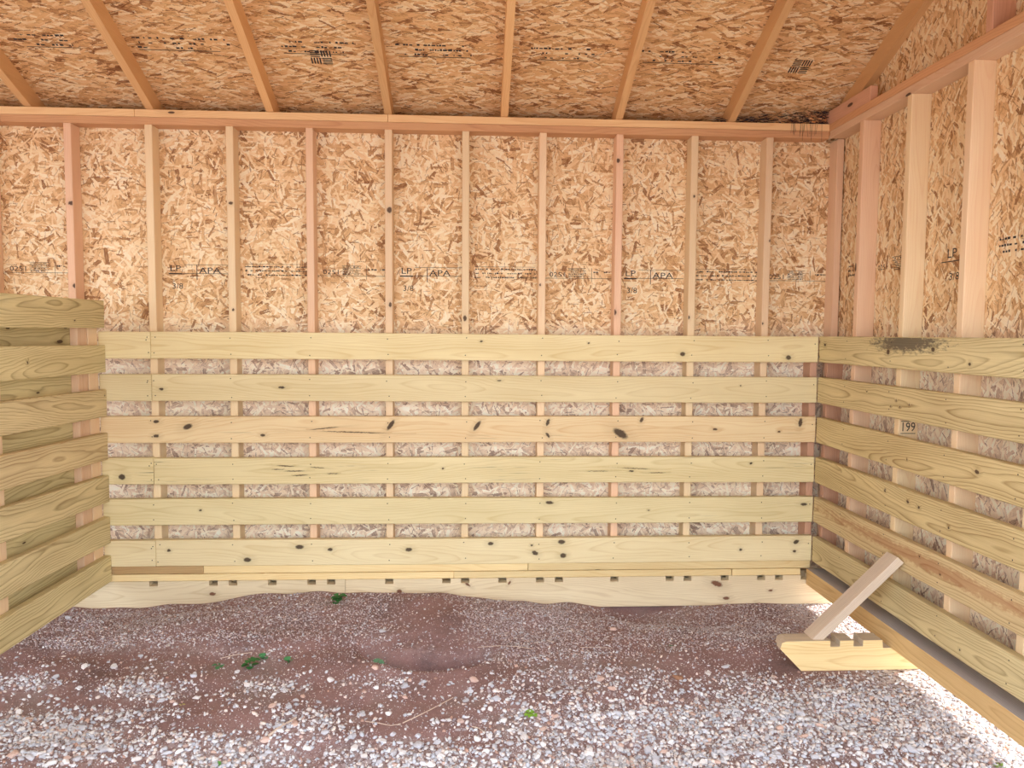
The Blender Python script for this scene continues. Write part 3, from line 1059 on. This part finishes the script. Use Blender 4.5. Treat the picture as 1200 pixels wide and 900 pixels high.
for (a, b_) in [(-0.134, -0.0405), (-0.235, -0.142), (-0.940, -0.846), (-1.75, -1.661), (-2.59, -2.501)]:
    box('post', XP-2*T, XP-T-0.0005, a, b_, 0.17, 1.60, STUD_MATS[(int(-a*10)) % 4], part, 2, 0)

# ------------------------------------------------------------------ notched timber and diagonal brace
TIM = wood('notched_timber_pine', lin(240, 216, 162), lin(206, 164, 104), 0.6, 110, seed=91)
TIMTOP = wood('notched_timber_weathered', lin(206, 188, 164), lin(160, 140, 118), 0.6, 140, seed=92)
TIM2 = TIM
yf, yb = -0.884, -0.800
zt, zb = 0.132, -0.012
W_, H_ = 0.043, 0.027
ppts = [(1.345, 0.098), (1.352, 0.125), (1.372, zt)]
for n in (1.590, 1.694):
    ppts += [(n-W_/2, zt), (n-W_/2, zt-H_), (n+W_/2, zt-H_), (n+W_/2, zt)]
ppts += [(1.803, zt), (1.806, 0.096), (1.99, 0.096), (1.99, zb), (1.452, zb)]
tim = empty('notched_timber', (1.6, -0.84, 0))
tag(tim, 'short notched timber with slanting end lying on gravel under the side skid', 'timber')
a = prism('front_ply', ppts, 1, yf, (yf+yb)/2-0.0005, TIM, None, 0, 1)
b_ = prism('rear_ply', [(p[0]+(0.012 if p[0] < 1.46 else 0), p[1]) for p in ppts], 1, (yf+yb)/2+0.0005, yb, TIM2, None, 0, 1)
for o in (a, b_):
    o.data.materials.append(TIMTOP)          # sawn faces that lie open have weathered
    for p in o.data.polygons:
        if p.normal.z > 0.5 or abs(p.normal.x) > 0.5:
            p.material_index = 1
    o.parent = tim
    o.matrix_parent_inverse = Matrix.Translation((-1.6, 0.84, 0))

BRM = wood('brace_pine_weathered', lin(224, 206, 184), lin(166, 142, 122), 0.7, 170, seed=93)
P0 = np.array([1.492, zt-0.001])
P1 = np.array([1.8395, 0.512])        # its lower edge meets the kick board
dv = (P1-P0)/np.linalg.norm(P1-P0)
nv = np.array([dv[1], -dv[0]])          # towards lower right
# rotate into the length so that the grain follows it: build along X and turn
Lb = np.linalg.norm(P1-P0)
ang = math.atan2(dv[1], dv[0])
loc = [(0, 0), (Lb, 0), (Lb, -T), ((T/dv[1])*dv[0], -T)]
br = prism('diagonal_brace', loc, 1, -D4/2, D4/2, BRM, None, 0, 1, bev=0.002)
ctr = Vector(br.location)
for v in br.data.vertices:
    v.co += ctr
    v.co.y -= 0.047*v.co.x/Lb            # leans a little towards the open front
br.location = (P0[0], -0.868+D4/2, P0[1])
br.rotation_euler = (0, -ang, 0)
tag(br, 'pale weathered brace propped diagonally between notched timber and side kick boards', 'brace')

# ------------------------------------------------------------------ cobweb in the roof corner
def cobweb():
    m = flat_mat('dusty_web', lin(58, 56, 60), 1.0)
    vs, fs = [], []
    r = random.Random(5)
    for k in range(330):
        t = r.random()**1.6
        x = 1.885 - t*0.62
        y = 0.012 + r.uniform(0, 0.05)
        z = 2.603 + r.random()**1.8*0.075*(1-t*0.7)
        a = r.uniform(-0.5, 0.5) if r.random() < 0.7 else r.uniform(-1.5, 1.5)
        L = r.uniform(0.012, 0.06)
        dx, dz = L*math.cos(a), L*math.sin(a)*0.6
        w = r.uniform(0.0006, 0.0016)
        n = len(vs)
        dy = r.uniform(-0.01, 0.01)
        z2 = max(2.600, z+dz)
        for (px, py, pz) in ((x, y, z), (x+dx, y+dy, z2)):
            vs += [(px, py, pz-w), (px, py+w, pz+w), (px, py-w, pz+w)]
        fs += [(n, n+1, n+4, n+3), (n+1, n+2, n+5, n+4), (n+2, n, n+3, n+5)]
    for k in range(16):                      # strands hanging over the plate
        x = 1.80 + r.uniform(-0.11, 0.08)
        n = len(vs)
        w = 0.0005
        z1 = 2.60 - r.uniform(0.04, 0.10)
        for (px, pz) in ((x, 2.605), (x+r.uniform(-.01, .01), z1)):
            vs += [(px-w, -0.003, pz), (px+w, -0.003, pz), (px, -0.0045, pz)]
        fs += [(n, n+1, n+4, n+3), (n+1, n+2, n+5, n+4), (n+2, n, n+3, n+5)]
    o = mesh_obj('cobweb', vs, fs, m)
    rebase(o, (1.7, 0.03, 2.598))
    tag(o, 'dark dusty cobweb clinging in the corner above the top plate', 'cobweb', kind='stuff')


cobweb()


# ------------------------------------------------------------------ gravel
def ico(sub=0):
    bm = bmesh.new()
    bmesh.ops.create_icosphere(bm, subdivisions=sub+1, radius=1.0)
    V = np.array([v.co[:] for v in bm.verts])
    F = np.array([[v.index for v in f.verts] for f in bm.faces])
    bm.free()
    return V, F


STC = np.array([lin(228, 226, 230)[:3], lin(208, 210, 220)[:3], lin(190, 190, 198)[:3], lin(236, 222, 214)[:3], lin(214, 184, 172)[:3],
                lin(176, 160, 158)[:3], lin(200, 160, 142)[:3], lin(240, 238, 240)[:3]])
STW = np.array([.26, .2, .10, .15, .05, .05, .02, .17])


def stone_mat(name, attr=True):
    m, nt, b = new_mat(name)
    if attr:
        c = nt.add('ShaderNodeAttribute', attribute_name='tint').outputs['Color']
    else:
        c = nt.add('ShaderNodeObjectInfo').outputs['Color']
    n = nt.noise(nt.add('ShaderNodeTexCoord').outputs['Object'], 140, 3, 0.7)
    nt.put(b.inputs['Base Color'], nt.mix(nt.remap(n, 0.35, 0.7, 0.0, 0.22), c, lin(150, 138, 138)))
    b.inputs['Roughness'].default_value = 0.85
    return m


STONE = stone_mat('crushed_stone', True)
STONE1 = stone_mat('crushed_stone_single', False)


def rand_rot(n):
    q = rng.normal(size=(n, 4))
    q[:, 1:3] *= 0.35
    q /= np.linalg.norm(q, axis=1)[:, None]
    w, x, y, z = q.T
    return np.stack([np.stack([1-2*(y*y+z*z), 2*(x*y-z*w), 2*(x*z+y*w)], 1),
                     np.stack([2*(x*y+z*w), 1-2*(x*x+z*z), 2*(y*z-x*w)], 1),
                     np.stack([2*(x*z-y*w), 2*(y*z+x*w), 1-2*(x*x+y*y)], 1)], 1)


def scatter(n, rfun, dens_pow=1.0, extra=0.0, xr=(-2.5, 2.6), yr=(-2.64, -0.045), near=0.0):
    x = rng.uniform(xr[0], xr[1], n)
    y = rng.uniform(yr[0], yr[1], n)
    P = np.column_stack([x, y, np.zeros(n)])
    px, py = proj(P)
    d = np.clip(density(px, py)**dens_pow + extra + near/(1+np.exp((py-766)/4.0)), 0, 1)
    d = d*(1-0.8*np.exp(-(((px-498)/48)**2 + ((py-742)/38)**2)**2))
    # none where the timber lies
    ok = (rng.random(n) < d) & ~((x > 1.33) & (x < 2.0) & (y > -0.90) & (y < -0.78))
    return x[ok], y[ok], py[ok]


def gravel_data(x, y, r, base, soiled=None):
    V0, F0 = base
    n = len(x)
    R = rand_rot(n)
    sc = np.column_stack([r*rng.uniform(0.8, 1.35, n), r*rng.uniform(0.65, 1.0, n), r*rng.uniform(0.4, 0.7, n)])
    jit = 1 + rng.uniform(-0.28, 0.22, (n, len(V0)))
    V = V0[None]*jit[:, :, None]*sc[:, None, :]
    V = np.einsum('nij,nvj->nvi', R, V)
    z = ground_z(x, y) + r*0.22
    V[:, :, 0] += x[:, None]
    V[:, :, 1] += y[:, None]
    V[:, :, 2] += z[:, None]
    F = (F0[None] + (np.arange(n)*len(V0))[:, None, None]).reshape(-1, 3)
    ci = rng.choice(len(STC), n, p=STW/STW.sum())
    C = STC[ci]*rng.uniform(0.8, 1.05, n)[:, None]
    dirt = rng.random(n) < np.clip(0.85+y*0.75, 0.03, 0.75)
    if soiled is not None:
        dirt = rng.random(n) < soiled
    C[dirt] = 0.45*C[dirt] + 0.55*np.array(lin(160, 124, 119)[:3])
    C4 = np.ones((n, len(V0), 4), np.float32)
    C4[:, :, :3] = np.clip(C, 0, 1)[:, None, :]
    return V.reshape(-1, 3), F, C4.reshape(-1, 4)


tet = (np.array([[1, 0, -.5], [-.5, .87, -.5], [-.5, -.87, -.5], [0, 0, .9], [0.3, 0.2, -.9]]),
       np.array([[0, 1, 3], [1, 2, 3], [2, 0, 3], [1, 0, 4], [2, 1, 4], [0, 2, 4]]))
x, y, py = scatter(95000, None)
A = gravel_data(x, y, rng.uniform(0.0045, 0.0110, len(x))*np.clip((py-680)/130, 0.5, 1.0), ico(0))
x, y, py = scatter(110000, None, 0.6, 0.10, yr=(-1.9, -0.045), near=0.40)
B = gravel_data(x, y, rng.uniform(0.0018, 0.0046, len(x)), tet)
x, y, py = scatter(26000, None, 1.0, -0.2, yr=(-0.95, -0.045), near=0.62)
D = gravel_data(x, y, rng.uniform(0.003, 0.0075, len(x)), ico(0), 0.75)
V = np.concatenate([A[0], B[0], D[0]])
F = np.concatenate([A[1], B[1]+len(A[0]), D[1]+len(A[0])+len(B[0])])
C4 = np.concatenate([A[2], B[2], D[2]])
me = bpy.data.meshes.new('gravel')
me.vertices.add(len(V))
me.vertices.foreach_set('co', V.ravel())
me.loops.add(F.size)
me.loops.foreach_set('vertex_index', F.ravel())
me.polygons.add(len(F))
me.polygons.foreach_set('loop_start', np.arange(len(F))*3)
me.update(calc_edges=True)
_a = me.attributes.new('tint', 'FLOAT_COLOR', 'POINT')
_a.data.foreach_set('color', C4.reshape(-1))
me.materials.append(STONE)
tag(link(bpy.data.objects.new('gravel', me)), 'loose pale crushed gravel and grit spread over the dirt floor', 'gravel', kind='stuff')

# the larger stones, one by one
stone_meshes = []
V1, F1 = ico(1)
for k in range(10):
    me = bpy.data.meshes.new('stone')
    j = V1*(1 + rng.uniform(-0.16, 0.16, (len(V1), 1)))
    # a few flat cleavage faces
    for _ in range(5):
        nrm = rng.normal(size=3)
        nrm /= np.linalg.norm(nrm)
        dcut = rng.uniform(0.55, 0.8)
        ex = np.maximum(j @ nrm - dcut, 0)
        j = j - ex[:, None]*nrm
    j = j*np.array([1.15, rng.uniform(0.65, 0.95), rng.uniform(0.45, 0.65)])
    me.from_pydata([tuple(v) for v in j], [], [tuple(int(q) for q in f) for f in F1])
    me.materials.append(STONE1)
    stone_meshes.append(me)
KIND = [('large pale grey crushed stone', 'large pale grey stones', (208, 208, 216)),
        ('large white crushed stone', 'large white stones', (240, 236, 236)),
        ('large pinkish tan stone', 'pinkish tan stones', (222, 190, 176))]


def put_stone(xx, yy, r, kind, tint=None):
    o = bpy.data.objects.new('stone', stone_meshes[random.randrange(10)])
    zz = float(ground_z(np.array([xx]), np.array([yy]))[0])
    o.location = (xx, yy, zz + r*0.26)
    o.rotation_euler = (random.uniform(-.3, .3), random.uniform(-.3, .3), random.uniform(0, 6.28))
    o.scale = (r, r, r)
    lab, grp, c = KIND[kind]
    w = ('close to the rear skid' if yy > -0.72 else 'beside the stall partition' if xx < -1.0 else 'on the open dirt before the dug hollow' if xx < 0.35
         else 'in the thick gravel bed' if xx < 1.2 else 'in gravel around the notched timber')
    lab, grp = lab + ' ' + w, grp + ' ' + w
    c = tint or c
    f = random.uniform(0.85, 1.05)
    cc = lin(*c)
    o.color = (cc[0]*f, cc[1]*f, cc[2]*f, 1)
    link(o)
    tag(o, lab, 'stone', grp)
    return o


def px_ground(x, y):
    P = hit(x, y, 2, 0.012)
    for _ in range(4):
        zz = float(ground_z(np.array([P[0]]), np.array([P[1]]))[0])
        P = hit(x, y, 2, zz)
    return P


SEEN = [(80, 725, 5, 0), (165, 769, 4, 0), (99, 782, 6, 1), (66, 794, 5, 0), (134, 782, 6, 1), (227, 793, 5, 0), (278, 788, 4, 1), (355, 817, 5, 2), (320, 828, 7, 2),
        (387, 798, 6, 1), (424, 836, 6, 0), (365, 855, 5, 1), (312, 868, 7, 2), (283, 880, 6, 2), (440, 788, 6, 2), (480, 797, 4, 2), (474, 805, 6, 0), (495, 801, 6, 0),
        (555, 798, 7, 2), (546, 822, 6, 0), (455, 837, 5, 1), (475, 818, 5, 2), (540, 846, 6, 2), (582, 820, 6, 0), (575, 832, 5, 1), (490, 875, 9, 0), (425, 838, 5, 0),
        (638, 703, 5, 0), (703, 797, 7, 2), (716, 808, 7, 2), (718, 738, 6, 2), (717, 822, 6, 1), (640, 773, 4, 2), (605, 781, 4, 2), (850, 782, 6, 0), (812, 838, 6, 2),
        (914, 855, 7, 2), (890, 885, 8, 0), (938, 838, 7, 0), (1068, 880, 8, 0), (1000, 862, 8, 1), (760, 880, 8, 0), (690, 885, 8, 1), (30, 868, 6, 1), (8, 862, 5, 0),
        (15, 886, 7, 2), (130, 880, 6, 1), (210, 894, 6, 1), (60, 896, 7, 1), (448, 755, 5, 0), (830, 790, 5, 1), (655, 812, 6, 0), (985, 780, 5, 0)]
cnt = 0
for (px, py_, rp, kd) in SEEN:
    P = px_ground(px, py_)
    put_stone(P[0], P[1], rp/FPX*np.linalg.norm(P-CAM)*0.72, kd)
    cnt += 1
tries = 0
while cnt < 300 and tries < 20000:
    tries += 1
    px, py_ = random.uniform(0, 1200), 770 + 130*random.random()**0.6
    if random.random() > density(np.array([px]), np.array([py_]))[0] or py_ > 899:
        continue
    P = px_ground(px, py_)
    if P[0] > 1.80 or (P[0] > 1.31 and -0.93 < P[1] < -0.74) or P[0] < XP+0.02:
        continue
    put_stone(P[0], P[1], random.uniform(0.0105, 0.0165), random.choices([0, 1, 2], [5, 4, 1])[0])
    cnt += 1
P = px_ground(795, 796)
o = put_stone(P[0], P[1], 0.022, 2, (176, 128, 96))
tag(o, 'flat brown fragment lying alone on dirt before the gravel', 'stone')
del o['group']

# ------------------------------------------------------------------ weeds and dry stalks
LEAF = {}


def leaf_mat(name, c):
    if name not in LEAF:
        m, nt, b = new_mat(name)
        n = nt.noise(nt.add('ShaderNodeTexCoord').outputs['Object'], 90, 2)
        nt.put(b.inputs['Base Color'], nt.mix(n, c, tuple(q*0.6 for q in c[:3]) + (1,)))
        b.inputs['Roughness'].default_value = 0.5
        LEAF[name] = m
    return LEAF[name]


def leaf(parent, base, direction, length, width, mat):
    """a cupped oval leaf on a thin stalk"""
    d = Vector(direction).normalized()
    s = d.cross(Vector((0, 0, 1)))
    s = s.normalized() if s.length > 1e-3 else Vector((1, 0, 0))
    up = s.cross(d)
    vs, fs = [], []
    prof = [(0, .06), (.18, .10), (.3, .55), (.5, .95), (.7, 1.0), (.88, .65), (1, .08)]
    for (t, w) in prof:
        c = d*length*t - Vector((0, 0, 1))*length*0.35*t*t + up*0.0
        for k in (-1, 0, 1):
            vs.append(c + s*k*w*width/2 + up*abs(k)*w*width*0.12)
    n = len(prof)
    for i in range(n-1):
        for k in range(2):
            a = i*3+k
            fs.append((a, a+1, a+4, a+3))
    base_n = len(vs)
    vs += [v - up*0.0007 for v in vs[:base_n]]
    fs += [tuple(i+base_n for i in f[::-1]) for f in fs]
    o = mesh_obj('leaf', vs, fs, mat, parent, True)
    o.location = base
    return o


def weed(px, py_, label, n, length, width, c, mname, rise=0.6, lob=False):
    P = px_ground(px, py_)
    P[1] = min(P[1], -0.06)
    root = empty('weed_seedling', tuple(P))
    tag(root, label, 'plant')
    mt = leaf_mat(mname, c)
    r = random.Random(int(px*7+py_))
    for k in range(n):
        a = k*2*math.pi/n + r.uniform(-.4, .4)
        el = rise*r.uniform(0.5, 1.3)
        h = 0.0 if not lob else r.uniform(0, length*0.9)
        leaf(root, (r.uniform(-.004, .004), r.uniform(-.004, .004), h), (math.cos(a), math.sin(a), el), length*r.uniform(.7, 1.1), width*r.uniform(.8, 1.1), mt)
    if lob:
        vs = []
        for z in (-0.005, length):
            for k in range(5):
                vs.append((0.0015*math.cos(k*1.257), 0.0015*math.sin(k*1.257), z))
        fs = [(k, (k+1) % 5, 5+(k+1) % 5, 5+k) for k in range(5)] + [(9, 8, 7, 6, 5)]
        mesh_obj('stem', vs, fs, mt, root)
    return root


G1, G2, G3 = lin(62, 130, 66), lin(86, 150, 96), lin(150, 200, 70)
weed(396, 706, 'leafy dark green weed growing against the rear skid', 16, 0.046, 0.034, G1, 'leaf_dark', 0.7, True)
weed(293, 782, 'cluster of small green weed leaves on bare red dirt', 10, 0.040, 0.028, G1, 'leaf_dark', 0.5, True)
weed(307, 773, 'single upright round-leaved sprout beside the weed cluster', 3, 0.040, 0.036, G2, 'leaf_mid', 1.4)
weed(337, 777, 'tall thin sprout with one round leaf on red dirt', 3, 0.042, 0.030, G2, 'leaf_mid', 1.6)
weed(256, 780, 'flat two-leaved green sprout at the gravel edge', 4, 0.044, 0.022, G2, 'leaf_mid', 0.3)
weed(443, 775, 'pale green rosette seedling beside the dug hollow', 9, 0.034, 0.018, lin(130, 190, 150), 'leaf_pale', 0.35)
weed(622, 836, 'bright yellow-green seedling in the loose gravel', 9, 0.030, 0.022, G3, 'leaf_bright', 0.5)
weed(254, 896, 'small fresh green sprout amid dense white gravel', 5, 0.018, 0.012, lin(120, 200, 90), 'leaf_fresh', 0.4)
weed(1172, 899, 'thin grassy tuft beside the side skid', 8, 0.030, 0.005, lin(150, 190, 80), 'leaf_grass', 0.8)
weed(213, 826, 'tiny yellow sprout on dry dirt', 4, 0.012, 0.007, lin(214, 206, 120), 'leaf_yellow', 0.5)
weed(786, 757, 'little green seedling near the foot of the rear wall', 4, 0.012, 0.007, G2, 'leaf_mid', 0.5)

STRAW = flat_mat('dry_straw', lin(228, 206, 188), 0.8)


def stalk(pts, r, label):
    P = [px_ground(x, y) + np.array([0, 0, 0.006]) for x, y in pts]
    vs, fs = [], []
    for i, p in enumerate(P):
        rr = r*(1-0.35*i/len(P))
        d = Vector(P[min(i+1, len(P)-1)]-P[max(i-1, 0)]).normalized()
        s = d.cross(Vector((0, 0, 1))).normalized()
        u = s.cross(d)
        for k in range(5):
            a = k*2*math.pi/5
            vs.append(Vector(p) + s*rr*math.cos(a) + u*rr*math.sin(a))
    for i in range(len(P)-1):
        for k in range(5):
            a, b2 = i*5+k, i*5+(k+1) % 5
            fs.append((a, b2, b2+5, a+5))
    fs.append((4, 3, 2, 1, 0))
    n = len(vs)
    fs.append((n-5, n-4, n-3, n-2, n-1))
    o = mesh_obj('dry_stalk', vs, fs, STRAW)
    rebase(o, P[0])
    tag(o, label, 'twig')


stalk([(315, 864), (325, 856), (335, 850), (347, 843)], 0.0050, 'thick pale dry stalk half sunk in gravel patch')
stalk([(472, 849), (487, 842), (505, 833), (520, 825), (531, 819)], 0.0022, 'long thin dry stem curving across bare dirt')
stalk([(428, 847), (443, 849), (458, 852), (470, 850)], 0.0018, 'short curled straw lying by the gravel edge')
stalk([(553, 853), (561, 855), (568, 860)], 0.0018, 'small broken straw on grey dirt')
stalk([(612, 868), (624, 876)], 0.0022, 'short split twig on a bare patch between gravel beds')
stalk([(560, 760), (585, 758), (605, 759), (625, 762)], 0.0018, 'straight dry grass stem below the rear wall')
stalk([(680, 760), (700, 760), (718, 761)], 0.0014, 'thin straw lying straight on dark dirt')
stalk([(258, 773), (275, 769), (295, 766)], 0.0018, 'dry stem lying behind green weed cluster')
